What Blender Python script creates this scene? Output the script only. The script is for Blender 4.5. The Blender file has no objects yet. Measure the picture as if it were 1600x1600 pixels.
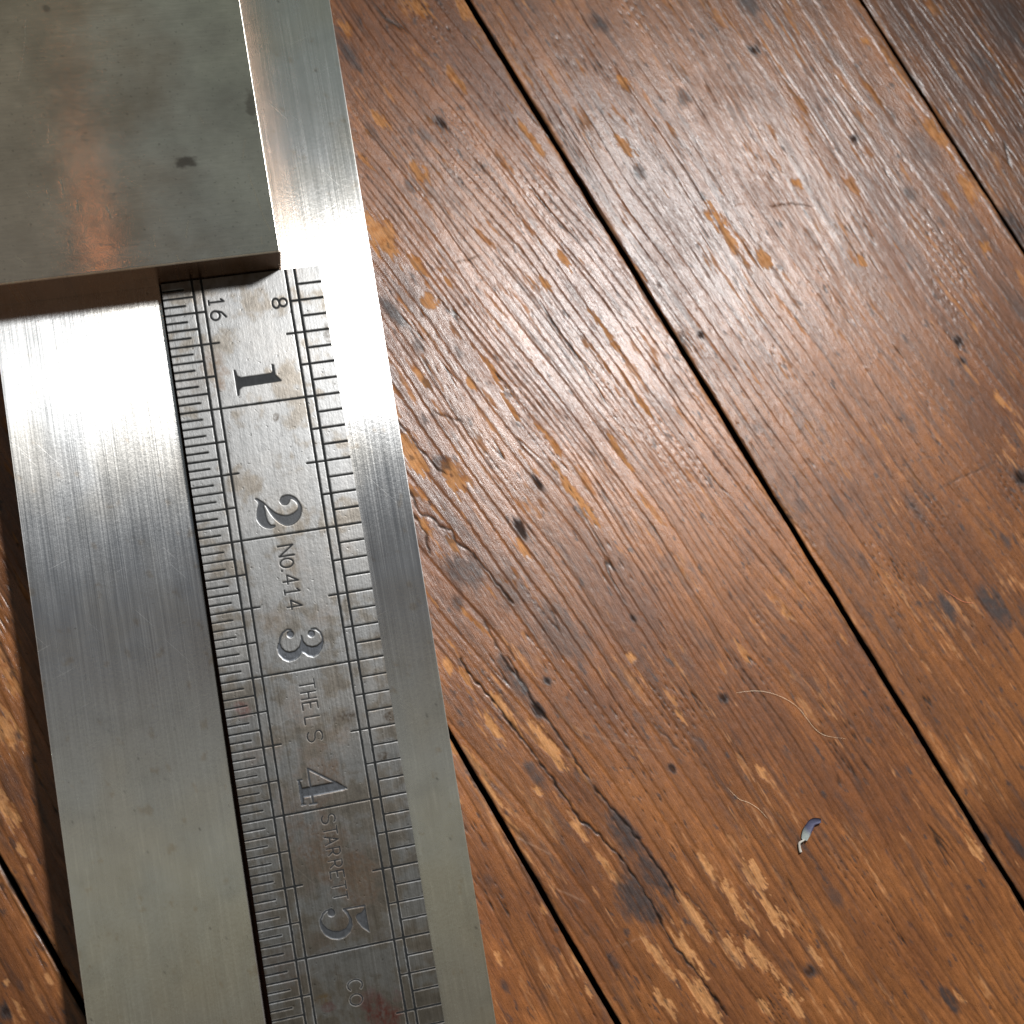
import bpy, math
import numpy as np

# ------------------------------------------------------------------ scene, camera, light
# The place is laid out in millimetres: X across the steel rule, Y along it (increasing with
# the inch numbers), Z up from the floor.  P() turns that into Blender metres (Y is flipped).
IN = 25.4
scene = bpy.context.scene
col = scene.collection
def P(x, y, z): return (x * .001, -y * .001, z * .001)

RULE_Z = 7.9375            # top of the rule above the floor boards
BAR_Z = 6.35               # top of the flat bar (1/4 in)
BLOCK_H = .45 * IN

cam_data = bpy.data.cameras.new('camera')
cam = bpy.data.objects.new('camera', cam_data); col.objects.link(cam)
from mathutils import Matrix, Vector
right = Vector((.971965, -.175852, .156079)); down = Vector((-.152239, -.976552, -.152215)); fwd = Vector((.179187, .124186, -.975946))
cm = Matrix.Identity(4)
for i in range(3):
    cm[i][0] = right[i]; cm[i][1] = -down[i]; cm[i][2] = -fwd[i]
for i, c in enumerate(P(11.401, 86.131, 258.112 + RULE_Z)): cm[i][3] = c
cam.matrix_world = cm
cam_data.sensor_width = 36; cam_data.lens = 36 * 2150 / 1600
cam_data.clip_start = .01; cam_data.clip_end = 50
cam_data.dof.use_dof = True; cam_data.dof.focus_distance = .262; cam_data.dof.aperture_fstop = 20
scene.camera = cam

world = bpy.data.worlds.new('World'); scene.world = world; world.use_nodes = True
wn = world.node_tree.nodes; wl = world.node_tree.links; wn.clear()
w_out = wn.new('ShaderNodeOutputWorld'); w_bg = wn.new('ShaderNodeBackground')
w_tc = wn.new('ShaderNodeTexCoord'); w_sep = wn.new('ShaderNodeSeparateXYZ')
w_map = wn.new('ShaderNodeMapRange'); w_map.inputs[1].default_value = -1; w_map.inputs[2].default_value = 1
w_ramp = wn.new('ShaderNodeValToRGB'); w_ramp.color_ramp.interpolation = 'B_SPLINE'
stops = [(-1, (.12, .10, .08)), (-.35, (.22, .19, .15)), (-.19, (.25, .225, .17)), (-.13, (.31, .30, .235)), (-.085, (.47, .48, .39)), (-.04, (.32, .305, .30)), (-.005, (.31, .315, .265)),
         (.03, (.255, .235, .225)), (.08, (.155, .155, .165)), (.13, (.05, .065, .09)), (.20, (.065, .085, .11)), (.33, (.33, .36, .37)), (.45, (.28, .31, .28)), (.62, (.20, .23, .18)), (1, (.12, .12, .11))]
cr = w_ramp.color_ramp
while len(cr.elements) < len(stops): cr.elements.new(.5)
for e, (p, c) in zip(cr.elements, stops): e.position = (p + 1) / 2; e.color = (*c, 1)
wl.new(w_tc.outputs['Generated'], w_sep.inputs[0]); wl.new(w_sep.outputs['Y'], w_map.inputs[0])
wl.new(w_map.outputs[0], w_ramp.inputs[0]); wl.new(w_ramp.outputs[0], w_bg.inputs[0]); wl.new(w_bg.outputs[0], w_out.inputs[0])
w_bg.inputs[1].default_value = .82

def lamp(name, pos, target, size, power, color):
    d = bpy.data.lights.new(name, 'AREA'); d.shape = 'DISK'; d.size = size; d.energy = power; d.color = color
    o = bpy.data.objects.new(name, d); col.objects.link(o); o.location = P(*pos)
    o.rotation_euler = (Vector(P(*target)) - Vector(P(*pos))).to_track_quat('-Z', 'Y').to_euler()
    return o
K = 10.5
key = lamp('lamp_key', ((.896 + .62 * K) * IN, (-.02 - .30 * K) * IN, (.70 + K) * IN), (-20, 340, 0), .05, 1.75, (1, .995, .99)); key.data.spread = math.radians(126)
lamp('added_warm_light', (-36, -115, 335), (-10, -10, 10), .008, .0012, (1, .33, .08))  # unseen light, added only for the orange streak on the block

scene.view_settings.view_transform = 'Standard'; scene.view_settings.look = 'None'
scene.view_settings.exposure = 0; scene.view_settings.gamma = 1
scene.render.engine = 'CYCLES'
scene.render.resolution_x = 1024; scene.render.resolution_y = 1024

# ------------------------------------------------------------------ positions of wear, stains, cracks and engraving (mm / inches)
STAINS = [[29.56,83.04,4.42,2.78,0.5],[23.55,75.83,3.29,2.53,0.75],[29.75,82.71,3.18,2.29,0.5],[32.77,94.61,5.73,3.31,0.6],[23.43,135.04,4.95,1.61,0.95],[18.71,147.27,4.42,2.7,1],[24.23,144.96,4.69,1.48,0.9],[14.37,116.66,2.47,0.99,0.8],[21.09,106.01,1.62,0.87,1],[20.93,100.72,3.26,1.0,0.85],[25.83,102.68,0.75,0.63,1],[38.07,129.91,0.76,0.51,1],[8.81,154.0,1.45,0.6,0.7],[7.09,100.61,0.86,0.49,0.8],[54.52,123.91,1.03,0.78,1],[41.04,177.32,1.25,1.0,0.9],[61.88,197.81,2.42,1.02,0.95],[86.13,176.11,1.32,0.79,0.9],[52.86,168.08,2.29,0.89,0.6],[90.9,180.16,2.91,0.79,0.8],[75.8,146.58,0.66,0.53,0.8],[139.76,87.56,1.3,0.86,1.2],[138.46,91.5,1.15,0.86,0.9],[105.39,133.26,2.6,1.1,1],[114.51,138.69,4.13,1.79,0.95],[135.37,119.1,1.84,1.27,1],[90.73,58.87,0.82,0.69,0.9],[124.83,128.12,1.4,0.7,0.8],[111.13,112.65,3.04,1.11,0.6],[89.87,99.11,1.63,0.68,0.6],[96.83,103.6,2.17,0.95,0.5],[140.25,1.78,2.35,1.62,0.8],[135.73,11.07,1.46,1.17,0.9],[116.01,13.08,1.58,1.29,0.8],[144.62,38.49,1.03,0.88,0.9],[148.6,55.02,1.46,1.02,0.8],[192.33,29.5,9.28,4.64,0.6],[180.64,39.91,4.88,1.83,0.7],[165.73,72.36,3.28,1.49,0.9],[157.52,48.19,3.85,2.08,0.5],[150.15,21.03,2.96,1.19,0.4],[156.17,87.86,4.39,1.46,0.5],[66.71,-5.85,1.76,0.68,0.9],[108.04,-9.27,1.85,1.42,0.85],[37.36,23.97,3.13,0.78,1],[98.12,22.55,1.53,0.97,0.8],[54.03,3.05,1.2,0.53,0.8],[62.39,-4.81,1.48,0.94,0.6],[57.5,-27.32,3.25,1.08,0.8],[53.09,-10.89,1.61,0.8,0.6],[30.26,54.69,1.54,1.16,0.8],[44.8,68.55,1.94,0.65,1.4],[36.95,74.41,2.18,1.03,0.95],[38.46,32.11,1.43,0.91,0.7],[18.49,80.56,1.25,0.88,0.7],[47.13,101.13,0.9,0.52,0.9],[20.24,95.1,2.0,0.75,0.8],[23.23,69.06,1.13,0.63,0.6],[35.95,40.03,1.16,0.52,0.6],[44.87,37.17,1.31,0.53,0.6],[90.13,81.22,1.08,0.54,0.6],[109.32,87.4,1.95,0.7,0.5],[120.13,96.65,2.24,0.7,0.5],[94.96,116.35,1.9,0.81,0.6],[90.47,110.65,2.16,0.54,0.5],[104.3,124.92,1.91,0.96,0.5],[93.33,129.91,2.96,0.54,0.5],[58.76,95.07,1.57,0.92,0.4],[51.95,91.06,1.82,0.65,0.4],[37.95,118.06,1.52,0.63,0.5],[45.24,128.37,1.78,0.51,0.4],[59.58,140.14,1.3,0.52,0.4],[-7.48,105.78,1.2,0.6,0.6],[-14.06,130.89,3.56,0.71,0.5],[-4.27,128.82,1.44,0.84,0.5],[-10.91,146.73,1.07,0.59,0.7],[-5.99,152.71,1.19,0.48,0.5],[-76.72,82.69,1.33,0.67,0.7],[-88.55,101.33,1.53,0.87,1],[-84.45,98.79,0.88,0.44,0.6],[-64.25,65.06,1.14,0.57,0.5],[-58.54,46.75,0.81,0.46,0.6],[-63.67,60.0,0.91,0.46,0.7],[-68.81,67.62,3.39,1.36,0.4]]
BARE = [[15.59,102.23,3.71,0.74,1],[11.73,103.74,3.22,0.87,1],[19.56,113.28,4.73,1.12,1],[16.26,129.82,1.97,1.11,0.9],[13.16,119.34,1.35,0.61,1],[26.72,154.81,5.2,1.11,1.2],[29.81,165.62,2.98,1.24,1.2],[34.14,150.4,3.25,0.75,1.1],[35.08,158.45,5.25,0.88,1.2],[33.33,169.89,4.23,1.12,1.2],[41.07,155.66,3.4,1.26,1.2],[40.52,163.65,4.53,1.13,1.2],[21.91,159.94,5.17,0.86,1.1],[19.95,170.51,4.9,1.47,1.2],[34.85,180.55,2.49,1.12,1.1],[29.53,178.76,2.47,0.74,1],[43.07,175.2,1.88,0.63,0.9],[63.98,198.31,1.92,0.51,0.8],[53.15,140.28,1.67,0.64,0.8],[83.14,176.31,2.1,1.05,0.9],[16.51,158.99,4.88,0.73,1],[17.02,138.11,2.45,0.49,0.9],[13.14,166.61,3.04,0.85,0.9],[17.34,141.15,2.21,0.61,0.8],[162.1,45.94,5.65,1.04,0.7],[161.45,60.51,3.27,1.19,0.7],[161.98,28.21,4.5,0.6,0.6],[159.42,20.9,1.05,0.75,0.8],[107.5,42.32,5.89,0.98,1],[111.64,51.07,2.25,0.99,1],[127.5,41.09,1.01,0.72,0.9],[130.89,62.59,1.29,1.0,0.8],[157.6,73.1,1.48,0.89,0.7],[141.23,102.83,2.3,0.72,0.7],[137.98,47.11,2.17,1.16,0.5],[132.33,0.8,2.92,0.87,0.5],[138.18,25.96,3.5,0.73,0.5],[73.89,31.31,1.9,0.68,0.9],[43.41,9.51,5.26,2.1,0.9],[46.7,17.08,2.63,1.05,0.8],[45.1,25.79,1.57,1.18,0.8],[57.33,1.08,2.95,1.07,0.8],[56.28,-12.19,2.15,0.94,0.8],[84.01,-24.71,3.07,1.12,0.7],[81.9,5.35,5.77,0.55,0.8],[105.68,4.39,1.7,0.99,0.9],[75.4,-30.13,3.03,1.38,0.7],[74.46,-12.54,3.01,0.82,0.6],[98.55,16.72,2.24,0.98,0.9],[60.11,-33.05,2.17,1.09,0.6],[48.8,-6.18,1.86,0.53,0.6],[50.49,23.86,1.85,0.79,0.7],[67.81,33.28,1.88,0.54,0.8],[73.34,47.11,4.06,0.54,0.7],[25.68,50.01,5.35,1.78,1],[30.89,59.06,3.32,1.53,0.9],[35.53,38.75,2.06,0.77,0.9],[43.46,44.24,1.04,0.78,1],[50.04,73.66,7.83,0.65,0.9],[35.34,77.02,2.05,0.64,0.9],[20.84,64.0,2.01,0.63,0.8],[23.51,70.54,2.02,0.63,0.8],[42.49,107.49,1.03,0.64,0.9],[62.53,70.58,4.22,0.66,0.8],[72.21,66.47,4.02,0.54,0.7],[48.06,52.85,5.23,0.52,0.7],[48.78,44.19,4.46,0.66,0.7],[62.05,84.97,3.16,0.66,0.6],[51.42,62.29,3.92,0.52,0.7],[10.66,89.9,1.73,0.62,0.8],[12.59,93.93,2.23,0.62,0.7],[45.51,118.28,1.78,0.51,0.6],[45.15,122.46,1.53,0.38,0.7],[82.65,127.31,1.34,0.4,0.6],[75.01,116.7,2.12,0.8,0.7],[62.72,118.34,2.61,0.65,0.6],[5.43,108.13,3.19,0.49,0.9],[5.45,115.24,4.41,0.49,0.9],[5.47,122.33,3.65,0.49,0.7],[3.73,104.25,1.47,0.61,0.9],[-9.52,142.12,1.19,0.48,0.8],[2.86,150.14,1.68,0.48,0.8],[2.61,138.8,1.21,0.48,0.7],[1.85,156.44,1.44,0.48,0.8],[-71.66,70.55,2.7,1.24,1],[-72.82,78.51,1.57,0.67,1],[-73.33,82.46,2.0,0.44,0.8],[-77.32,90.26,2.87,0.44,0.8],[-64.64,58.04,3.42,1.59,0.9],[-60.02,49.97,3.88,1.14,0.7],[-86.28,102.16,1.97,0.44,0.8],[-79.78,100.52,0.89,0.44,0.8],[-86.02,97.11,0.66,0.44,1]]
CRACKS = [[1.0,[[13.5,90.08],[13.29,92.92],[14.54,99.12],[15.58,108.14],[16.7,118.67],[17.44,128.94],[18.76,131.73],[20.31,139.07],[20.9,146.29],[20.76,153.02],[20.24,157.06],[21.64,166.21],[22.3,174.87]]],[0.9,[[21.48,94.39],[21.41,97.83],[21.41,105.28],[21.93,108.57],[22.37,115.28],[22.96,125.03],[24.59,133.92],[25.33,139.3],[25.99,148.06],[25.47,152.14]]],[0.6,[[39.48,120.31],[40.68,125.05],[41.73,129.2]]],[0.6,[[27.69,151.11],[28.61,156.6],[29.24,160.91]]],[0.8,[[26.96,43.64],[27.72,49.16],[28.47,54.68],[29.83,57.49]]],[0.8,[[21.84,56.45],[21.43,61.77],[23.3,64.11],[23.19,65.56],[24.8,67.51],[24.54,69.62],[26.19,73.61],[27.23,80.27],[27.75,86.11]]],[0.8,[[20.13,61.01],[20.2,65.08],[19.09,69.45]]],[0.7,[[21.1,86.16],[20.81,92.47],[20.81,97.44]]],[0.5,[[43.99,130.6],[44.05,134.65],[43.96,138.09]]],[0.5,[[51.74,148.45],[52.48,153.93],[53.35,162.49]]],[0.5,[[117.73,111.72],[122.89,111.99],[128.25,112.9],[132.35,113.08]]],[0.4,[[116.92,104.25],[119.58,104.69],[120.59,105.81]]],[0.5,[[119.58,42.53],[123.67,44.06],[127.77,46.89]]],[0.6,[[34.19,45.16],[35.79,47.6],[38.01,49.88]]],[0.45,[[54.14,21.09],[56.76,21.97],[59.22,22.25]]],[0.5,[[6.35,137.01],[6.65,143.0],[7.24,147.71]]],[0.4,[[9.7,152.67],[8.12,153.57],[7.63,157.58]]]]
SCRATCH = [[0.5,[[5.01,124.55],[7.04,127.76],[9.07,130.99]]],[0.5,[[6.71,137.24],[8.33,139.48],[9.86,141.91]]],[0.4,[[26.01,113.55],[29.6,117.74],[32.67,121.12],[38.02,125.91]]],[0.3,[[10.86,152.45],[14.88,153.36],[17.39,154.25]]]]
GLYPH = {"two":[[0.6153,1.7469],[0.6274,1.7261],[0.6485,1.7157],[0.6927,1.7161],[0.7365,1.7474],[0.7599,1.7965],[0.7623,1.8378],[0.7484,1.881],[0.7188,1.9171],[0.6759,1.9375],[0.6318,1.9369],[0.5954,1.9158],[0.5615,1.8789],[0.5368,1.8389],[0.5178,1.7907],[0.5044,1.7633],[0.4947,1.769],[0.4979,1.8057],[0.4997,1.8511],[0.5072,1.8884],[0.5249,1.9165],[0.5544,1.9247],[0.5436,1.9375],[0.4998,1.9369],[0.4596,1.9125],[0.435,1.8726],[0.4325,1.8316],[0.4435,1.7882],[0.4574,1.7542],[0.4529,1.7263],[0.4394,1.7107],[0.4556,1.7086],[0.4945,1.7418],[0.5314,1.7883],[0.5689,1.8303],[0.6093,1.8547],[0.6519,1.8641],[0.6976,1.8549],[0.732,1.8331],[0.7405,1.8071],[0.7324,1.7741],[0.7096,1.7496],[0.6897,1.7466],[0.6831,1.7664],[0.6597,1.7855],[0.6298,1.7791],[0.6165,1.7625]],"three":[[0.4552,2.7792],[0.4631,2.8181],[0.4862,2.8484],[0.5169,2.8603],[0.5545,2.8574],[0.5888,2.835],[0.6087,2.7913],[0.6144,2.7545],[0.619,2.7553],[0.6228,2.7965],[0.6427,2.8301],[0.6772,2.8483],[0.7148,2.8472],[0.7488,2.8275],[0.7657,2.8039],[0.7649,2.8322],[0.7478,2.8746],[0.7171,2.9089],[0.6775,2.9228],[0.6407,2.908],[0.6159,2.882],[0.6002,2.8746],[0.578,2.9037],[0.5445,2.9214],[0.502,2.9262],[0.4612,2.9023],[0.4377,2.8626],[0.4313,2.8202],[0.4421,2.7863]],"three_hair":[[[0.548,2.7026],[0.5192,2.6958],[0.4867,2.7139],[0.4629,2.7475],[0.4511,2.7879]],[[0.6945,2.7209],[0.7278,2.7237],[0.7547,2.7548],[0.7635,2.7941],[0.7594,2.8312]]],"three_ball":[[0.5396,2.7323],[0.6894,2.7531]],"five":[[0.4417,4.7574],[0.4461,4.7935],[0.4727,4.8321],[0.5098,4.8568],[0.5594,4.8669],[0.6024,4.8555],[0.6298,4.8258],[0.6354,4.7916],[0.6235,4.7568],[0.6045,4.7277],[0.6123,4.7182],[0.6356,4.7461],[0.6529,4.7982],[0.6514,4.8453],[0.6283,4.886],[0.5879,4.913],[0.5409,4.9184],[0.4919,4.9044],[0.4555,4.8758],[0.434,4.8313],[0.4283,4.7899],[0.433,4.7607]],"five_hair":[[[0.5238,4.7054],[0.4874,4.7082],[0.4585,4.7286],[0.4361,4.7663]],[[0.6075,4.7223],[0.7595,4.7275]]],"five_ball":[[0.5197,4.7308]],"five_flag":[[0.762,4.725],[0.7606,4.7714],[0.7621,4.9133],[0.7229,4.875],[0.6946,4.8268],[0.6854,4.7886],[0.7001,4.7743],[0.7297,4.7702],[0.7518,4.7493]]}
RUST = [[0.771,5.489,0.13953488372093023,0.13953488372093023,1,"red"],[0.679,5.359,0.08372093023255814,0.08372093023255814,0.6,"red"],[0.53,4.298,0.22325581395348837,0.27906976744186046,0.9,"brn"],[0.747,4.522,0.17674418604651163,0.24186046511627907,0.9,"brn"],[0.593,3.762,0.14883720930232558,0.23255813953488372,0.75,"brn"],[0.35,3.991,0.10232558139534884,0.18604651162790697,0.6,"brn"],[0.529,3.288,0.12093023255813953,0.15813953488372093,0.55,"brn"],[0.838,3.39,0.09302325581395349,0.06511627906976744,0.9,"drk"],[0.771,3.518,0.09302325581395349,0.07441860465116279,0.5,"brn"],[1.158,3.447,0.04186046511627907,0.04186046511627907,1,"drk"],[1.067,3.711,0.046511627906976744,0.037209302325581395,1,"drk"],[0.653,4.819,0.13953488372093023,0.11162790697674418,0.6,"brn"],[0.408,4.925,0.09302325581395349,0.10232558139534884,0.5,"brn"],[0.129,4.979,0.10232558139534884,0.09302325581395349,0.6,"brn"],[0.199,5.104,0.08372093023255814,0.12093023255813953,0.6,"brn"],[0.372,5.294,0.06511627906976744,0.037209302325581395,0.8,"yel"],[0.405,5.367,0.046511627906976744,0.037209302325581395,0.8,"red"],[0.126,3.216,0.06511627906976744,0.06511627906976744,0.7,"red"],[0.425,2.614,0.10232558139534884,0.10232558139534884,0.4,"brn"],[0.77,2.648,0.10232558139534884,0.08372093023255814,0.4,"brn"],[1.157,2.88,0.03255813953488372,0.05581395348837209,0.8,"drk"],[0.688,1.122,0.027906976744186046,0.027906976744186046,0.9,"drk"],[0.298,0.663,0.09302325581395349,0.13953488372093023,0.7,"brn"],[0.323,0.814,0.046511627906976744,0.06511627906976744,0.8,"brn"],[0.162,0.792,0.07441860465116279,0.12093023255813953,0.5,"drk"],[1.165,0.532,0.04186046511627907,0.06511627906976744,0.7,"drk"],[0.682,3.779,0.07441860465116279,0.18604651162790697,0.5,"brn"],[0.308,3.525,0.05581395348837209,0.10232558139534884,0.5,"brn"],[0.468,3.968,0.13953488372093023,0.046511627906976744,0.5,"brn"],[0.146,3.542,0.07441860465116279,0.08372093023255814,0.5,"brn"],[0.861,4.951,0.07441860465116279,0.046511627906976744,0.3,"brn"],[0.051,4.608,0.07441860465116279,0.10232558139534884,0.4,"brn"],[0.649,2.223,0.11162790697674418,0.13953488372093023,0.25,"brn"],[1.033,2.189,0.07441860465116279,0.09302325581395349,0.25,"brn"]]
BSCR = [[[-0.65,-1.984],[-0.673,-1.827],[-0.713,-1.652],[-0.765,-1.5]],[[-0.569,-0.736],[-0.567,-0.619],[-0.562,-0.589]],[[-0.807,-0.676],[-0.658,-0.668]],[[-0.666,-0.679],[-0.669,-0.612]],[[-0.596,-1.148],[-0.617,-1.013]],[[0.277,-0.325],[0.239,-0.193]],[[0.755,-0.623],[0.815,-0.28],[0.846,-0.178]],[[0.774,-0.9],[0.732,-0.745]],[[0.774,-0.137],[0.771,-0.089]],[[0.019,-0.239],[0.017,-0.162]],[[0.073,-0.369],[0.078,-0.339]],[[0.159,-0.077],[0.166,-0.027]],[[0.472,-1.102],[0.493,-1.05]],[[-0.019,-0.614],[-0.134,-0.705]],[[-0.67,-0.573],[-0.658,-0.533]],[[0.468,-0.067],[0.48,-0.046]],[[-0.475,-0.57],[-0.483,-0.474]],[[-0.946,-0.205],[-0.885,-0.14]],[[-0.816,-0.677],[-0.796,-0.627]],[[-0.287,-0.509],[-0.247,-0.407]]]
BSPOT = [[0.322,-0.766,0.085,0.045,1],[0.853,-1.147,0.04,0.12,0.7],[-0.497,-2.045,0.03,0.03,0.7],[0.985,-1.769,0.03,0.2,0.35]]
PETAL = [[110.3,122.71],[108.55,122.63],[107.56,123.45],[106.78,124.56],[106.13,125.69],[105.09,126.11],[104.98,127.85]]
HAIRS = [[[98.36,95.12],[102.04,95.37],[105.12,96.27],[108.05,97.94],[110.4,100.14],[111.76,102.59],[113.11,105.05],[115.11,106.74],[119.08,108.08]],[[92.83,112.89],[94.61,115.39],[96.65,116.64],[98.38,118.27],[99.67,120.24]],[[146.62,82.13],[148.03,83.51],[150.11,85.25],[152.43,86.0]],[[34.86,0.2],[35.21,1.98],[36.57,3.09],[36.32,1.46]]]

# ------------------------------------------------------------------ numeric helpers
def _hash(ix, iy, seed):
    with np.errstate(over='ignore'):
        h = (ix.astype(np.int64) * 374761393 + iy.astype(np.int64) * 668265263 + seed * 2147483647 + 1013904223).astype(np.uint32)
        h ^= h >> np.uint32(13); h = h * np.uint32(1274126177); h ^= h >> np.uint32(16); h = h * np.uint32(2246822519); h ^= h >> np.uint32(15)
    return h
GA = np.linspace(0, 2 * np.pi, 256, endpoint=False)
GX, GY = np.cos(GA).astype(np.float32), np.sin(GA).astype(np.float32)
def perlin(x, y, seed=0):
    x = np.asarray(x, np.float32); y = np.asarray(y, np.float32)
    fx = np.floor(x); fy = np.floor(y); ix = fx.astype(np.int64); iy = fy.astype(np.int64); dx = x - fx; dy = y - fy
    u = dx * dx * dx * (dx * (dx * 6 - 15) + 10); v = dy * dy * dy * (dy * (dy * 6 - 15) + 10)
    def g(ox, oy):
        k = _hash(ix + ox, iy + oy, seed) & np.uint32(255)
        return GX[k] * (dx - ox) + GY[k] * (dy - oy)
    a = g(0, 0); a = a + u * (g(1, 0) - a); b = g(0, 1); b = b + u * (g(1, 1) - b)
    return (a + v * (b - a)) * 1.5
def fbm(x, y, seed=0, oct=4, gain=.5):
    s = 0; amp = 1; n = 0
    for o in range(oct):
        s = s + amp * perlin(x * 2 ** o, y * 2 ** o, seed + 17 * o); n += amp; amp *= gain
    return s / n
def sstep(a, b, x):
    t = np.clip((x - a) / (b - a), 0, 1); return t * t * (3 - 2 * t)
def mix(a, b, t): return a + (b - a) * t
def seg_dist(px, py, pts):
    d = np.full(px.shape, 1e9, np.float32)
    for (ax, ay), (bx, by) in zip(pts[:-1], pts[1:]):
        vx, vy = bx - ax, by - ay; L = vx * vx + vy * vy + 1e-12
        t = np.clip(((px - ax) * vx + (py - ay) * vy) / L, 0, 1)
        d = np.minimum(d, np.hypot(px - ax - t * vx, py - ay - t * vy))
    return d
def poly_sdf(px, py, pts):
    pts = [tuple(p) for p in pts]; d = seg_dist(px, py, pts + [pts[0]])
    ins = np.zeros(px.shape, bool); n = len(pts)
    for i in range(n):
        (x1, y1), (x2, y2) = pts[i], pts[(i + 1) % n]
        if y1 == y2: continue
        c = ((y1 > py) != (y2 > py)) & (px < (x2 - x1) * (py - y1) / (y2 - y1) + x1); ins ^= c
    return np.where(ins, -d, d)
def smooth_closed(pts, n=4):
    pts = np.array(pts, float); m = len(pts); out = []
    for i in range(m):
        p0, p1, p2, p3 = pts[i - 1], pts[i], pts[(i + 1) % m], pts[(i + 2) % m]
        for k in range(n):
            t = k / n
            out.append(.5 * ((2 * p1) + (-p0 + p2) * t + (2 * p0 - 5 * p1 + 4 * p2 - p3) * t * t + (-p0 + 3 * p1 - 3 * p2 + p3) * t ** 3))
    return [tuple(p) for p in out]
def axis(lo, flo, fhi, hi, step, grow=1.25, cap=8):
    a = list(np.arange(flo, fhi + step * .5, step)); s = step; x = a[-1]
    while x < hi: s = min(s * grow, cap); x += s; a.append(min(x, hi))
    s = step; x = a[0]; pre = []
    while x > lo: s = min(s * grow, cap); x -= s; pre.append(max(x, lo))
    return np.array(pre[::-1] + a, np.float64)

# ------------------------------------------------------------------ mesh + material helpers
def raw_mesh(name, verts, quads, colors=None, extra=None, normals=None, mat=None, smooth=True):
    me = bpy.data.meshes.new(name); nv = len(verts); nf = len(quads)
    me.vertices.add(nv); me.vertices.foreach_set('co', np.asarray(verts, np.float32).ravel())
    me.loops.add(nf * 4); me.loops.foreach_set('vertex_index', np.asarray(quads, np.int32).ravel())
    me.polygons.add(nf); me.polygons.foreach_set('loop_start', np.arange(0, nf * 4, 4, dtype=np.int32))
    me.update(calc_edges=True)
    me.polygons.foreach_set('use_smooth', np.full(nf, smooth, bool))
    if colors is not None:
        at = me.attributes.new('tint', 'FLOAT_COLOR', 'POINT')
        at.data.foreach_set('color', np.concatenate([colors, np.ones((nv, 1))], 1).astype(np.float32).ravel())
    for k, a in (extra or {}).items():
        at = me.attributes.new(k, 'FLOAT', 'POINT'); at.data.foreach_set('value', np.asarray(a, np.float32).ravel())
    if normals is not None: me.normals_split_custom_set_from_vertices(np.asarray(normals, np.float32))
    if mat: me.materials.append(mat)
    return me
def link(name, me, parent=None):
    o = bpy.data.objects.new(name, me); col.objects.link(o)
    if parent: o.parent = parent
    return o
def tag(o, label=None, cat=None, group=None, kind=None):
    if label: o['label'] = label
    if cat: o['category'] = cat
    if group: o['group'] = group
    if kind: o['kind'] = kind
    return o
def grid_quads(nx, ny):
    i = np.arange(nx - 1)[:, None] * ny + np.arange(ny - 1)[None, :]
    i = i.ravel(); return np.stack([i, i + 1, i + ny + 1, i + ny], 1)       # x-major, normal up after the Y flip
class NT:
    def __init__(s, name):
        s.m = bpy.data.materials.new(name); s.m.use_nodes = True; s.t = s.m.node_tree; s.n = s.t.nodes
        s.p = s.n['Principled BSDF']
    def new(s, kind, **kw):
        x = s.n.new(kind)
        for k, v in kw.items(): setattr(x, k, v)
        return x
    def l(s, a, b): s.t.links.new(a, b)
    def coords(s, sx, sy, sz, rot=0):
        tc = s.new('ShaderNodeTexCoord'); mp = s.new('ShaderNodeMapping'); mp.inputs['Rotation'].default_value = (0, 0, rot)
        mp2 = s.new('ShaderNodeMapping'); mp2.inputs['Scale'].default_value = (sx, sy, sz)
        s.l(tc.outputs['Object'], mp.inputs[0]); s.l(mp.outputs[0], mp2.inputs[0]); return mp2.outputs[0]
    def noise(s, vec, detail=3, rough=.5):
        x = s.new('ShaderNodeTexNoise'); x.inputs['Scale'].default_value = 1; x.inputs['Detail'].default_value = detail; x.inputs['Roughness'].default_value = rough
        s.l(vec, x.inputs['Vector']); return x.outputs['Fac']
    def rng(s, v, a, b, c, d):
        x = s.new('ShaderNodeMapRange'); s.l(v, x.inputs[0])
        for i, q in enumerate((a, b, c, d)): x.inputs[i + 1].default_value = q
        return x.outputs[0]
    def math(s, op, a, b):
        x = s.new('ShaderNodeMath', operation=op)
        for i, q in enumerate((a, b)):
            if isinstance(q, (int, float)): x.inputs[i].default_value = q
            else: s.l(q, x.inputs[i])
        return x.outputs[0]
    def mixc(s, fac, a, b, mode='MIX'):
        x = s.new('ShaderNodeMix', data_type='RGBA', blend_type=mode)
        for i, q in ((0, fac), (6, a), (7, b)):
            if isinstance(q, (int, float)): x.inputs[i].default_value = q
            elif isinstance(q, tuple): x.inputs[i].default_value = (*q, 1)
            else: s.l(q, x.inputs[i])
        return x.outputs[2]
    def attr(s, name):
        x = s.new('ShaderNodeAttribute'); x.attribute_name = name; return x
    def bump(s, h, dist, strength=1, prev=None):
        x = s.new('ShaderNodeBump'); x.inputs['Strength'].default_value = strength; x.inputs['Distance'].default_value = dist
        s.l(h, x.inputs['Height'])
        if prev is not None: s.l(prev, x.inputs['Normal'])
        return x.outputs[0]

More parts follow.
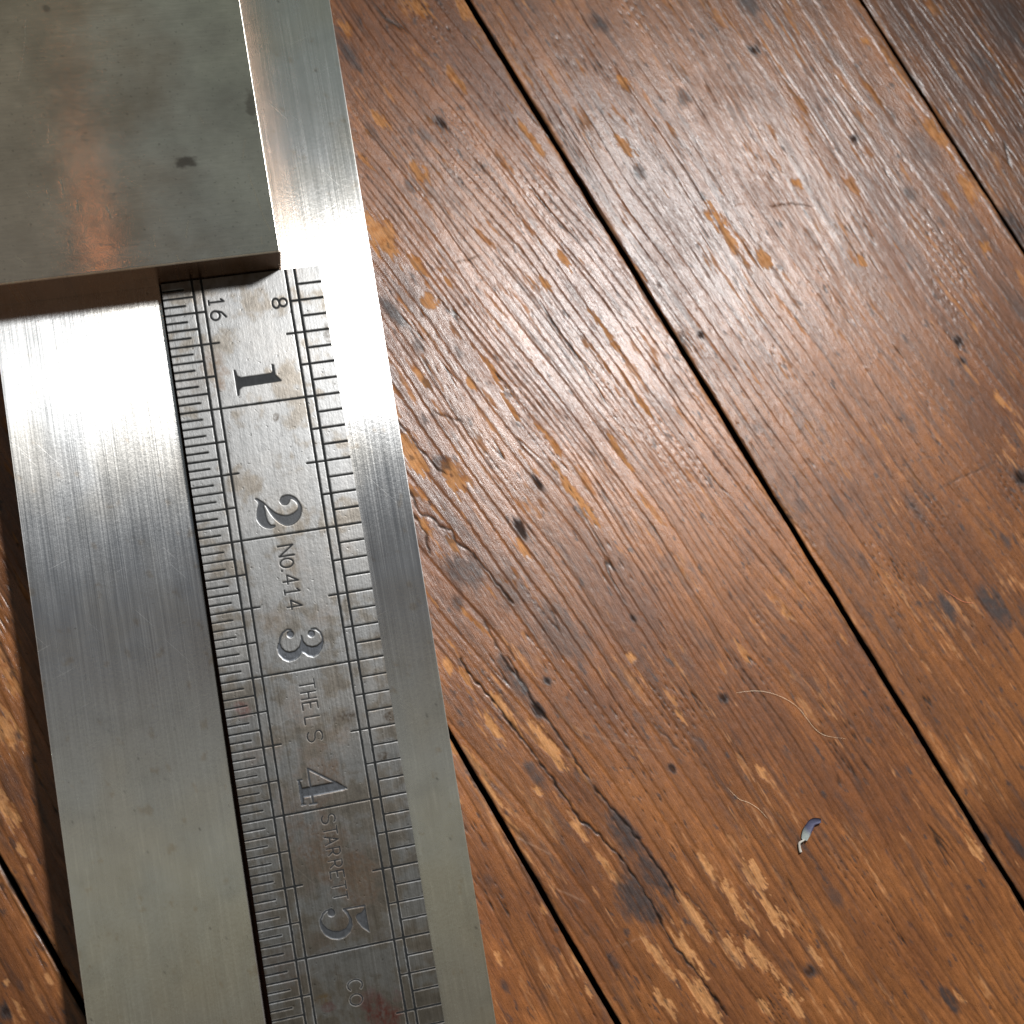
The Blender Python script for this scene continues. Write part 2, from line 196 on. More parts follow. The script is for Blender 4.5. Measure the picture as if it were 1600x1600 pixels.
# wood: colour and gloss come from the grain computed with the board's relief; nodes add fibre and micro relief
GR = math.radians(-(90 - 21.25))          # board direction in Blender's XY plane
w = NT('varnished_pine')
at = w.attr('tint'); gl = w.attr('gloss')
fib = w.noise(w.coords(260, 5200, 300, -GR), 4, .6)       # long fibres along the board
fine = w.noise(w.coords(4200, 4200, 4200), 4, .65)
blot = w.noise(w.coords(420, 900, 400, -GR), 4, .6)
c = w.mixc(1, at.outputs['Color'], w.rng(fib, .3, .7, .82, 1.16), 'MULTIPLY')
c = w.mixc(1, c, w.rng(fine, .3, .7, .86, 1.14), 'MULTIPLY')
c = w.mixc(1, c, w.rng(blot, .3, .7, .84, 1.15), 'MULTIPLY')
w.l(c, w.p.inputs['Base Color'])
ro = w.rng(gl.outputs['Fac'], 0, 1, .68, .295)
ro = w.math('ADD', ro, w.rng(fine, .3, .7, -.06, .06))
w.l(ro, w.p.inputs['Roughness'])
w.l(w.rng(gl.outputs['Fac'], 0, 1, .05, .50), w.p.inputs['Specular IOR Level'])
b1 = w.bump(fib, .00006, .7); b2 = w.bump(fine, .00005, .7, b1); b3 = w.bump(blot, .00012, .5, b2)
w.l(b3, w.p.inputs['Normal'])
M_WOOD = w.m

w = NT('dark_underfloor'); w.p.inputs['Base Color'].default_value = (.012, .009, .007, 1); w.p.inputs['Roughness'].default_value = .9
nn = w.noise(w.coords(900, 900, 900), 3); w.l(w.mixc(w.rng(nn, .3, .7, 0, 1), (.006, .005, .004), (.03, .022, .015)), w.p.inputs['Base Color'])
M_UNDER = w.m

def steel(name, base, rough, axis_y, aniso, tint=False, lines=1.0, spots=1.0, stain=(.5, .42, .33), stain_amt=.25, ink=False):
    w = NT(name); p = w.p; p.inputs['Metallic'].default_value = 1
    A = (5200, 34, 3000) if axis_y else (34, 5200, 3000)
    B = (2600, 40, 1500) if axis_y else (40, 2600, 1500)
    n1 = w.noise(w.coords(*A), 3, .6); n2 = w.noise(w.coords(*B), 2, .5)
    cl = w.noise(w.coords(48, 48, 48), 4, .6); sp = w.noise(w.coords(2300, 1500, 1800), 3, .6); mid = w.noise(w.coords(230, 160, 200), 4, .6)
    line = w.math('ADD', w.math('MULTIPLY', n1, .6), w.math('MULTIPLY', n2, .4))
    c = w.mixc(w.rng(line, .34, .66, 0, 1), tuple(x * .91 for x in base), tuple(min(1, x * 1.06) for x in base))
    c = w.mixc(w.math('MULTIPLY', w.rng(cl, .46, .72, 0, 1), stain_amt), c, stain)
    c = w.mixc(w.rng(mid, .3, .7, .0, .22), c, tuple(x * .6 for x in base))
    c = w.mixc(w.math('MULTIPLY', w.rng(sp, .70, .76, 0, 1), .6 * spots), c, (.22, .20, .18))
    s1 = w.noise(w.coords(70, 5200, 900, .9), 1, .4); s2 = w.noise(w.coords(110, 4300, 900, -.35), 1, .4)
    hair = w.math('MAXIMUM', w.rng(s1, .75, .79, 0, 1), w.rng(s2, .775, .81, 0, 1))
    c = w.mixc(w.math('MULTIPLY', hair, .22), c, tuple(min(1, x * 1.25) for x in base))
    if tint: c = w.mixc(1, c, w.attr('tint').outputs['Color'], 'MULTIPLY')
    w.l(c, p.inputs['Base Color'])
    r = w.math('ADD', w.rng(line, .3, .7, rough - .05 * lines, rough + .05 * lines), w.rng(mid, .3, .7, -.012, .02))
    r = w.math('ADD', r, w.math('MULTIPLY', hair, .06))
    if tint: r = w.math('ADD', r, w.attr('rough').outputs['Fac'])
    if ink:
        ik = w.attr('ink').outputs['Fac']; r = w.math('MAXIMUM', r, w.math('MULTIPLY', ik, .8)); w.l(w.rng(ik, 0, 1, 1, .0), p.inputs['Metallic']); w.l(w.rng(ik, 0, 1, .5, .06), p.inputs['Specular IOR Level'])
    w.l(r, p.inputs['Roughness'])
    p.inputs['Anisotropic'].default_value = aniso
    tg = w.new('ShaderNodeCombineXYZ'); tg.inputs[0 if axis_y else 1].default_value = 1   # the highlight spreads across the brush marks
    w.l(tg.outputs[0], p.inputs['Tangent'])
    b1 = w.bump(line, .000018 * lines, .5); b2 = w.bump(sp, .00004, .3 * spots, b1)
    w.l(b2, p.inputs['Normal'])
    return w.m
M_BAR = steel('brushed_steel', (.68, .68, .67), .245, True, .93, tint=True, ink=True)
M_BLOCK = steel('ground_tool_steel', (.73, .66, .59), .150, False, .99, tint=True, ink=True, lines=.7, spots=.5, stain=(.36, .335, .305), stain_amt=.45)
M_RULE = steel('satin_rule_steel', (.24, .24, .237), .40, True, .45, tint=True, lines=.9, spots=1.2, stain=(.36, .32, .275), stain_amt=.3, ink=True)

# ------------------------------------------------------------------ the floor: worn, varnished pine boards
TH = math.radians(21.25); AX = (math.sin(TH), math.cos(TH)); BX = (math.cos(TH), -math.sin(TH))   # along / across the boards
def board_xy(c, v): return BX[0] * c + AX[0] * v, BX[1] * c + AX[1] * v

floor_me = bpy.data.meshes.new('floor')
fv = [P(*board_xy(c, v), -14) for c, v in ((-330, -330), (-330, 420), (420, 420), (420, -330))]
floor_me.from_pydata(fv, [], [(0, 1, 2, 3)]); floor_me.materials.append(M_UNDER)
floor = tag(link('floor', floor_me), 'worn varnished brown pine floor boards under the steel tools', 'floor', kind='structure')

def ring_table(seed, lam):
    rng = np.random.default_rng(seed); x = -260.0; xs = []; ds = []
    while x < 420:
        l = lam(x) * math.exp(rng.normal(0, .58)); xs.append(x); x += max(l, .7)
    return np.array(xs)
def wood_fields(c, v, u, wid, seed, tilt, lam, base, swirl=0.0):
    """relief (mm), linear colour and gloss of a board at floor coordinates c (across) and v (along)"""
    g = c + tilt * v + 5.0 * perlin(c / 46, v / 120, seed) + 1.3 * perlin(c / 13, v / 48, seed + 1) + .26 * perlin(c / 4, v / 16, seed + 2) + .05 * perlin(c / 1.1, v / 5, seed + 3) + .03 * fbm(c / .5, v / 2.2, seed + 23, 2)
    if swirl:
        e = np.exp(-((c - 22) / 22) ** 2 - ((v - 62) / 46) ** 2); g = g + swirl * e
    fibre = fbm(c / .28, v / 5.0, seed + 24, 3); grit = fbm(c / .42, v / .55, seed + 25, 2)
    xs = ring_table(seed, lam); k = np.clip(np.searchsorted(xs, g) - 1, 0, len(xs) - 2)
    w_ = xs[k + 1] - xs[k]; t = np.clip((g - xs[k]) / w_, 0, 1)
    rr = np.random.default_rng(seed + 5).random(len(xs)); r0 = rr[k]; r1 = rr[k + 1]
    d0 = t * w_; d1 = (1 - t) * w_
    along = sstep(-.25, .40, perlin(g / 2.0, v / 20, seed + 6) + .5 * perlin(g / 1.0, v / 6, seed + 27))
    gw = (.12 + .20 * np.abs(perlin(g / 3, v / 9, seed + 7))) * np.clip(1 + 1.3 * fbm(c / .55, v / 1.8, seed + 19, 3), .35, 2.2)
    gr = np.maximum(np.exp(-(d0 / gw) ** 2) * (.25 + .75 * r0), np.exp(-(d1 / gw) ** 2) * (.25 + .75 * r1)) * (.2 + .8 * along)
    torn = sstep(-.05, .30, fbm(c / 11, v / 26, seed + 28, 3))
    low = fbm(c / 34, v / 60, seed + 8, 3); low2 = fbm(c / 14, v / 24, seed + 9, 3)
    f1 = fbm(g / 1.6, v / 13, seed + 10, 4); f2 = fbm(g / .5, v / 9, seed + 11, 3); f3 = fbm(c / 1.1, v / 1.6, seed + 12, 3)
    worn = np.exp(-((c - 10) / 17) ** 2 - ((v - 52) / 48) ** 2) if swirl else 0.
    bare = sstep(.34, .46, f1 + .42 * low2 + .35 * fibre + .20 * worn) * (.55 + .35 * worn)
    ragged = fbm(c / 1.3, v / 5.5, seed + 13, 4); ragged2 = fbm(c / .55, v / 1.8, seed + 19, 3)
    listed = np.zeros_like(c); dark = sstep(.08, .46, fbm(g / 1.5, v / 15, seed + 14, 4) + .30 * low2 + .25 * fibre) * .50
    dark = np.maximum(dark, sstep(.32, .46, fbm(c / 1.3, v / 4.4, seed + 15, 4)) * .85)
    def local(fx, fy, r): return np.nonzero((np.abs(c - fx) < r) & (np.abs(v - fy) < r))
    for fx, fy, rl, rw, s in BARE:
        i = local(fx, fy, rl * 2.2 + 2)
        if not len(i[0]): continue
        cc, vv = c[i] - fx, v[i] - fy; cc = cc + tilt * vv + .5 * ragged2[i]
        q = np.hypot(cc / rw, vv / rl) + 1.3 * ragged[i] + .5 * ragged2[i] + .75 * fibre[i]
        listed[i] = np.maximum(listed[i], s * sstep(1.12, .90, q))
    bare = np.clip(np.maximum(bare, listed), 0, 1.2)
    pit = np.zeros_like(c)
    for fx, fy, rl, rw, s in STAINS:
        i = local(fx, fy, rl * 2.2 + 2)
        if not len(i[0]): continue
        cc, vv = c[i] - fx, v[i] - fy; cc = cc + tilt * vv
        q = np.hypot(cc / rw, vv / rl) + 1.0 * ragged[i] + .75 * fibre[i] + .3 * ragged2[i]
        m_ = min(1.2 * s, 1.3) * sstep(1.75, .7, q); dark[i] = np.maximum(dark[i], m_)
        if rl < 2.2 and s > .85: pit[i] = np.maximum(pit[i], sstep(.9, .3, q))
    crack = np.zeros_like(c); scr = np.zeros_like(c)
    wob = .35 * perlin(c / 1.1, v / 1.9, seed + 16) + .12 * ragged2
    for s, pts in CRACKS:
        a_ = np.array(pts); lo, hi = a_.min(0) - 2, a_.max(0) + 2
        i = np.nonzero((c > lo[0]) & (c < hi[0]) & (v > lo[1]) & (v < hi[1]))
        if len(i[0]):
            d = np.abs(seg_dist(c[i] + wob[i], v[i], pts)); crack[i] = np.maximum(crack[i], s * np.exp(-(d / .20) ** 2))
    for s, pts in SCRATCH:
        a_ = np.array(pts); lo, hi = a_.min(0) - 2, a_.max(0) + 2
        i = np.nonzero((c > lo[0]) & (c < hi[0]) & (v > lo[1]) & (v < hi[1]))
        if len(i[0]): scr[i] = np.maximum(scr[i], s * np.exp(-(seg_dist(c[i], v[i], pts) / .16) ** 2))
    # drying checks that follow the grain
    chk = np.exp(-((np.abs(perlin(g / 2.0, v / 60, seed + 17))) / .020) ** 2) * sstep(.12, .32, perlin(c / 9, v / 22, seed + 18))
    edge = np.minimum(u, wid - u) + .25 * perlin(v / 6.0, c * 0 + .3, seed + 20) + .10 * perlin(v / 1.1, c * 0 + .7, seed + 21)
    worn_edge = sstep(1.3, .3, edge) * sstep(-.1, .25, perlin(v / 16, c * 0 + .1, seed + 22))
    bare = np.maximum(bare, .40 * worn_edge)
    step_ = -(t - .5) * (.105 + .08 * (r0 - .5)) * np.clip(w_ / 2.5, .3, 1.2)
    z = step_ - .085 * gr * (1 - .3 * bare) - .06 * np.clip(bare, 0, 1) - .45 * np.clip(crack - .35, 0, 1) - .16 * chk - .10 * pit + .045 * f1 + .022 * f2 + .016 * f3 + .10 * low + .02 * scr + .016 * fibre + .013 * grit
    z = z - .25 * sstep(.45, 0, edge) ** 2
    b0, b1_, b2_ = [np.array(q) for q in base]
    m1 = np.clip(.5 + 1.3 * low + .7 * low2 + .5 * f2, 0, 1)[..., None]
    colr = b0 * (1 - m1) + b1_ * m1
    ring = (.82 + .36 * (r0 - .3) * .6 + .30 * (t - .5))[..., None]; colr = colr * np.clip(ring, .6, 1.35)
    tan = np.array((.31, .150, .060)); org = np.array((.215, .085, .026))
    mt = np.clip(.5 + 1.6 * f3 + listed * .6, 0, 1)[..., None]
    colr = mix(colr, mix(org, tan, mt) * (1 + .25 * f2)[..., None], np.clip(bare, 0, 1)[..., None] * .92)
    colr = colr * (1 + .20 * fibre + .10 * grit)[..., None]
    streak = sstep(.10, .42, fbm(g / .45, v / 13, seed + 26, 3)); colr = mix(colr, colr * np.array((.48, .45, .47)), streak[..., None] * .45)
    colr = mix(colr, np.array((.020, .016, .016)), np.clip(dark * (.85 + .4 * f3 + .5 * fibre), 0, 1)[..., None] * .92)
    gcol = mix(np.array((.038, .018, .010)), np.array((.155, .058, .018)), (torn * .85)[..., None]); colr = mix(colr, gcol, np.clip(.70 * gr, 0, 1)[..., None])
    colr = mix(colr, np.array((.006, .004, .003)), np.clip(np.maximum(crack * 1.15, chk * .9) + pit * .5, 0, 1)[..., None])
    edge_dark = sstep(.45, -.25, edge)[..., None]; colr = mix(colr, np.array((.012, .008, .006)), edge_dark * .9)  # near black towards the long edges
    colr = mix(colr, np.array((.42, .30, .22)), np.clip(scr, 0, 1)[..., None] * .28)
    gloss = np.clip(1 + .35 * low2 + .30 * fibre - .85 * np.clip(bare * 1.4, 0, 1) - .7 * gr - .22 * sstep(.12, .40, grit + .6 * f3) - .9 * crack - 1.2 * pit - .35 * np.clip(dark, 0, 1) + .25 * f3, 0, 1)
    return z, np.clip(colr, .002, .9), gloss

GAPS = [(-240, 0, 1.0), (-158, 0, 1.0), (-75.97, -.0107, .95), (5.58, -.0131, .95), (85.63, -.0005, 1.0), (163.71, .0140, .6), (243, 0, 1.0), (322, 0, 1.0)]
def pal(k, r=1.0): return ((.104 * k, .0360 * k * r, .0112 * k * r), (.190 * k, .0705 * k * r, .0205 * k * r), (0, 0, 0))
BOARDS = [  # gap index, fine range along the board, tilt, ring spacing, palette, swirl
    (0, None, .00, lambda x: 3.2, pal(.9), 0),
    (1, (20, 150), .02, lambda x: 3.0, pal(1.05), 0),
    (2, (-12, 178), .03, lambda x: 3.2, pal(1.08), 0),
    (3, (-70, 222), -.085, lambda x: 1.1 if x > 54 else (1.7 if x > 42 else 2.6), pal(1.0), 6.0),
    (4, (-40, 206), -.055, lambda x: 2.3 if x < 150 else 3.0, pal(.86), 0),
    (5, (-5, 104), .01, lambda x: 1.3, pal(.62), 0),
    (6, None, .00, lambda x: 2.6, pal(.9), 0)]
for bi, (gi, fine, tilt, lam, base, swirl) in enumerate(BOARDS):
    (c0, s0, w0), (c1, s1, w1) = GAPS[gi], GAPS[gi + 1]
    wid0 = (c1 - c0) - (w0 + w1) / 2
    if fine:
        va = axis(-300, fine[0], fine[1], 400, .40); lo, hi = 0, wid0
        if gi == 1: lo = wid0 - 32
        if gi == 5: hi = 46
        ua = axis(0, lo, hi, wid0, .22)
    else:
        va = np.arange(-300, 400.1, 5); ua = np.linspace(0, wid0, 40)
    V, U = np.meshgrid(va, ua)                            # x-major over u
    L = c0 + s0 * V + w0 / 2; R = c1 + s1 * V - w1 / 2
    C = L + (R - L) * (U / wid0)
    z, cl, gs = wood_fields(C, V, U, wid0, 100 + 31 * bi, tilt, lam, base, swirl)
    # ragged long edges and the vertical sides
    rag = .13 * perlin(va / 9, va * 0 + .5, 40 + bi) + .05 * perlin(va / 1.6, va * 0 + .2, 50 + bi)
    rag2 = .13 * perlin(va / 9, va * 0 + .5, 60 + bi) + .05 * perlin(va / 1.6, va * 0 + .2, 70 + bi)
    C = C + rag[None, :] * np.exp(-(U / 1.2)) + rag2[None, :] * np.exp(-((wid0 - U) / 1.2))
    def wrap(a, l1, l0, h0, h1): return np.concatenate([l1[None], l0[None], a, h0[None], h1[None]], 0)
    deep = np.full_like(va, -12.)
    Zs = wrap(z, deep, z[0] - .12, z[-1] - .12, deep); Cs = wrap(C, C[0] + .15, C[0] + .03, C[-1] - .03, C[-1] - .15); Vs = wrap(V, va, va, va, va)
    side_dark = cl[0] * 0 + np.array((.007, .005, .004)); cs = wrap(cl, side_dark, side_dark, side_dark, side_dark); gz = gs[0] * 0; gg = wrap(gs, gz, gz, gz, gz)  # vertical sides coloured near black, without gloss
    X, Y = board_xy(Cs, Vs)
    verts = np.stack([X * .001, -Y * .001, Zs * .001], -1).reshape(-1, 3)
    me = raw_mesh('floor_board', verts, grid_quads(*Cs.shape), cs.reshape(-1, 3), {'gloss': gg}, None, M_WOOD)
    link('floor_board', me, floor)

# ------------------------------------------------------------------ the wide flat steel bar
def slab(name, corners, z0, z1, ch, nx, ny, mat, fields=None, rough_sides=.0, side_tone=(.95, .95, .95)):
    """a flat bar: dense top grid, small chamfer, sides and bottom; corners in mm (Y grows away from the block)"""
    (xa0, ya), (xb0, _), (xb1, yb), (xa1, _) = corners
    xs = np.asarray(nx); ys = np.asarray(ny)              # 0..1 parameters
    s, t = np.meshgrid(xs, ys, indexing='ij')
    L = xa0 + (xa1 - xa0) * t; R = xb0 + (xb1 - xb0) * t
    x = L + ch + (R - L - 2 * ch) * s; y = ya + ch + (yb - ya - 2 * ch) * t
    z = np.full_like(x, z1); colr = np.ones(x.shape + (3,)); ro = np.zeros_like(x)
    if fields: dz, colr, ro = fields(x, y); z = z + dz
    ik = fields.ink(x, y) if hasattr(fields, 'ink') else np.zeros_like(x)
    n, m = x.shape; verts = [np.stack([x, y, z], -1).reshape(-1, 3)]; cols = [colr.reshape(-1, 3)]; ros = [ro.ravel()]
    idx = np.arange(n * m).reshape(n, m)
    ring = np.concatenate([idx[:, 0], idx[-1, 1:], idx[::-1, -1][1:], idx[0, ::-1][1:-1]])
    cx, cy = x.mean(), y.mean(); P0 = verts[0][ring]
    sx = np.where(np.isclose(P0[:, 0], x[0].min(), atol=1e-6) | np.isin(ring, idx[0]), -1, np.where(np.isin(ring, idx[-1]), 1, 0))
    sy = np.where(np.isin(ring, idx[:, 0]), -1, np.where(np.isin(ring, idx[:, -1]), 1, 0))
    k = len(ring); o1 = n * m; quads = [grid_quads(n, m)]; j = np.arange(k); jn = (j + 1) % k
    def band(a, b): return np.stack([a[j], a[jn], b[jn], b[j]], 1)
    prev = ring; base_i = o1
    def add(pts):
        nonlocal base_i
        verts.append(pts); cols.append(colr.reshape(-1, 3)[ring] * .95); ros.append(ro.ravel()[ring] + rough_sides); r_ = base_i + j; base_i += k; return r_
    for ang in (20, 42, 66, 90):                          # a softly broken arris
        a_ = math.radians(ang); pts = P0 + np.stack([sx * ch * math.sin(a_), sy * ch * math.sin(a_), np.full(k, -ch * (1 - math.cos(a_)))], -1)
        cur = add(pts); quads.append(band(prev, cur)); prev = cur
    side = add(pts.copy()); bot = pts.copy(); bot[:, 2] = z0; quads.append(band(side, add(bot)))
    for q in range(1, 5): ros[q] = ros[q] + .14; cols[q] = np.clip(cols[q] * 1.6, 0, 1.5)  # arris colour lifted to paint in its bright highlight
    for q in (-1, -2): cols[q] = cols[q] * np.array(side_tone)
    V = np.concatenate(verts); V = np.stack([V[:, 0] * .001, -V[:, 1] * .001, V[:, 2] * .001], 1)
    me = raw_mesh(name, V, np.concatenate(quads), np.concatenate(cols), {'rough': np.concatenate(ros), 'ink': np.concatenate([ik.ravel(), np.zeros(len(V) - ik.size)])}, None, mat)
    return me

def bar_fields(x, y):
    d = .004 * fbm(x / 9, y / 40, 301, 3)
    n1 = fbm(x / .22, y / 14, 302, 2); n2 = fbm(x / 9, y / 7, 303, 4); n3 = fbm(x / .9, y / 2.2, 304, 3)
    k = np.ones(x.shape)
    k = k * (1 + .05 * n1) * (1 - .08 * sstep(.1, .5, n2))
    dots = sstep(.56, .66, fbm(x / .6, y / .8, 305, 3) + .25 * n2); k = k * (1 - .5 * dots)
    bright = sstep(.2, .6, fbm(x / .12, y / 9, 306, 2)); k = k * (1 + .10 * bright)
    tone = np.stack([k, k, k], -1)
    tone = tone * mix(np.ones(3), np.array((1.02, .985, .93)), sstep(-.2, .4, fbm(x / 16, y / 22, 307, 3))[..., None])
    warm = np.array((.80, .68, .55)); tone = mix(tone, tone * warm, (.5 * sstep(.34, .5, fbm(x / 3, y / 3.5, 308, 4)))[..., None])
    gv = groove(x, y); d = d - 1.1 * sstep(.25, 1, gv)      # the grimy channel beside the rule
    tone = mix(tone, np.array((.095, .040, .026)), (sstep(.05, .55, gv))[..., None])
    return d, np.clip(tone, .02, 1.35), .012 * n2 + .05 * dots
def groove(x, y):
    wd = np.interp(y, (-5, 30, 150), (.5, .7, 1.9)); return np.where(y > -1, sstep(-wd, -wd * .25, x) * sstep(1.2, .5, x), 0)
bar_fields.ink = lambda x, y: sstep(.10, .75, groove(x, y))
bar_top, bar_bot = -95., 215.
yy = axis(0, (bar_top * 0 + 37) / 310, 250 / 310, 1, .45 / 310, 1.3, 4 / 310)
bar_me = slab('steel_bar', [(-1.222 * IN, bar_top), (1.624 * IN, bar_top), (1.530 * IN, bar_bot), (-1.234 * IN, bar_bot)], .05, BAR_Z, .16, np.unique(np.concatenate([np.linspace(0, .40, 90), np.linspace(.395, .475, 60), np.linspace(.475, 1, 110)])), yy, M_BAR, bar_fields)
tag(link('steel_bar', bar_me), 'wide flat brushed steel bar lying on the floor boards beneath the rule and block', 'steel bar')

# ------------------------------------------------------------------ the thick block across the top of the bar
def block_fields(x, y):
    xi, yi = x / IN, y / IN
    n2 = fbm(x / 11, y / 9, 401, 4); n3 = fbm(x / 2.6, y / .5, 402, 3); ra = fbm(x / 1.6, y / 1.2, 404, 4)
    k = 1 + .10 * n3 + .22 * n2
    tone = np.stack([k, k, k], -1)
    tone = tone * mix(np.ones(3), np.array((.97, 1.0, .96)), sstep(-.1, 1.0, xi + .5 * n2)[..., None])  # greenish reflection of the room painted in towards the right
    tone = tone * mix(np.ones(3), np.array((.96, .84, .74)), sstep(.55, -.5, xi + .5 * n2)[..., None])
    for fx, fy, rx, ry, s in BSPOT:
        q = np.hypot((xi - fx) / rx, (yi - fy) / ry) + .7 * ra
        tone = mix(tone, np.array((.26, .23, .22)), (s * sstep(1.25, .5, q))[..., None] * .8)
    specks = sstep(.48, .58, fbm(x / .7, y / .7, 405, 2)); tone = tone * (1 - .30 * specks)[..., None]
    d = .0015 * n2; sc = np.zeros_like(x)
    for pts in BSCR:
        a_ = np.array(pts); lo, hi = a_.min(0) - .05, a_.max(0) + .05
        i = np.nonzero((xi > lo[0]) & (xi < hi[0]) & (yi > lo[1]) & (yi < hi[1]))
        if len(i[0]): sc[i] = np.maximum(sc[i], np.exp(-(seg_dist(xi[i] + .003 * ra[i], yi[i], pts) / .0036) ** 2))
    front = sstep(.0, .9, 1 - np.abs(yi + .012) / .22) * sstep(.25, .45, fbm(x / .35, y / .9 + x / 1.2, 406, 2)); sc = np.maximum(sc, .35 * front)
    d = d - .006 * sc
    tone = mix(tone, np.array((1.5, 1.45, 1.35)), (sc * .5)[..., None])
    return d, np.clip(tone, .1, 2.0), .008 * n2 + .14 * sc
bx = axis(0, (-30 + 96) / 118.76, 1, 1, .17 / 118.76, 1.3, 5 / 118.76); by = axis(0, (-56 + 92) / 91.7, 1, 1, .17 / 91.7, 1.3, 5 / 91.7)
blk_me = slab('steel_block', [(-96., -92.), (.905 * IN, -92.), (.897 * IN, -.3), (-96., -.9)], BAR_Z + .02, BAR_Z + BLOCK_H, .32, bx, by, M_BLOCK, block_fields, .08, (.44, .25, .15))  # copper side tone paints in the reflection of the shaded bar
tag(link('steel_block', blk_me), 'thick dull scratched steel block set across the bar at the end of the rule', 'steel block')

# ------------------------------------------------------------------ the steel rule, engraved
RW, RL = 1.181, 6.0
STEP = .105 / IN
rx = np.arange(0, RW + STEP * .5, STEP); ry = axis(0, 0, 5.86, RL, STEP, 1.3, .05)
RX, RY = np.meshgrid(rx, ry, indexing='ij')
D = np.full(RX.shape, 1.0, np.float32); PID = np.zeros(RX.shape, np.int32); FLOORT = np.zeros(RX.shape, np.float32)
parts = {}                                                # id -> (name, label)
jit = .0016 * fbm(RX / .035, RY / .035, 501, 2)
def engrave(name, x0, x1, y0, y1, fn, floor_tone=0., label=None, pid=None):
    if pid is None: pid = len(parts) + 1; parts[pid] = (name, label)
    m = .03
    i0, i1 = np.searchsorted(rx, (x0 - m, x1 + m)); j0, j1 = np.searchsorted(ry, (y0 - m, y1 + m))
    if i1 <= i0 or j1 <= j0: return pid
    sl = (slice(i0, i1), slice(j0, j1)); sd = fn(RX[sl], RY[sl]) + jit[sl]
    better = sd < D[sl]
    PID[sl] = np.where(better & (sd < .0035), pid, PID[sl]); FLOORT[sl] = np.where(better & (sd < .004), floor_tone, FLOORT[sl])
    D[sl] = np.minimum(D[sl], sd); return pid
def stroke(pts, wdt): return lambda x, y: seg_dist(x, y, pts) - wdt / 2
LA, LB, LC, LD = .2258, .2946, .9252, .9934
def tick(x0, x1, y, wdt): engrave('graduation_mark', min(x0, x1), max(x0, x1), y, y, stroke([(x0, y), (x1, y)], wdt))
for x, w_ in ((LA, .0158), (LB, .0148), (LC, .0152), (LD, .0165)):
    engrave('guide_line', x, x, 0, RL, stroke([(x, .0), (x, RL)], w_))
for k in range(1, int(RL * 16)):
    y = k / 16; jx = .004 * math.sin(k * 7.3)
    if k % 16 == 0: engrave('inch_line', 0, RW, y, y, stroke([(-.05, y), (RW + .05, y)], .0120)); continue
    x1 = .152 + jx if k % 2 else (LA if k % 4 else (LB if k % 8 else .352 + jx))
    tick(-.05, x1, y, .0116)
    if k % 2 == 0:
        x0 = LD if k % 4 else (LC if k % 8 else .858 + jx)
        tick(RW + .05, x0, y, .0116)
# bold numerals (outlines as (x, y) in inches: the reading direction runs along the rule)
def numeral(label, polys, hairs=(), balls=(), tone=0., box=None):
    pid = len(parts) + 1; parts[pid] = ('numeral', label)
    for pts in polys:
        a_ = np.array(pts); engrave('', a_[:, 0].min(), a_[:, 0].max(), a_[:, 1].min(), a_[:, 1].max(), lambda x, y, p=pts: poly_sdf(x, y, p) - .001, tone, pid=pid)
    for pts, wdt in hairs:
        a_ = np.array(pts); engrave('', a_[:, 0].min(), a_[:, 0].max(), a_[:, 1].min(), a_[:, 1].max(), stroke(pts, wdt), tone * .4, pid=pid)
    for (bx_, by_), r in balls:
        engrave('', bx_ - r, bx_ + r, by_ - r, by_ + r, lambda x, y, q=(bx_, by_), r=r: np.hypot(x - q[0], y - q[1]) - r, tone, pid=pid)
def xy(L): return [(x, y) for y, x in L]
numeral('bold engraved number 1', [xy([(.724, .432), (.918, .432), (.918, .441), (.874, .450), (.856, .475), (.852, .764), (.842, .762), (.800, .728), (.724, .727), (.716, .714), (.770, .712), (.784, .700), (.787, .475), (.772, .450), (.724, .441)])], tone=.10)
numeral('bold engraved number 2', [smooth_closed(GLYPH['two'], 3)], tone=.30)
numeral('bold engraved number 3', [GLYPH['three']], [(h, .011) for h in GLYPH['three_hair']], [(b_, .025) for b_ in GLYPH['three_ball']], tone=.8)
numeral('bold engraved number 4', [xy([(3.836, .44), (3.902, .44), (3.902, .74), (3.893, .770), (3.836, .70)]), xy([(3.776, .431), (3.952, .431), (3.952, .442), (3.915, .452), (3.822, .452), (3.776, .442)])],
        [(xy([(3.706, .512), (3.893, .764)]), .013), (xy([(3.706, .512), (3.958, .514)]), .012), (xy([(3.957, .490), (3.957, .538)]), .012), (xy([(3.776, .431), (3.776, .46)]), .010), (xy([(3.951, .431), (3.951, .46)]), .010)], tone=.8)
numeral('bold engraved number 5', [GLYPH['five'], GLYPH['five_flag']], [(h, .011) for h in GLYPH['five_hair']], [(b_, .026) for b_ in GLYPH['five_ball']], tone=.45)
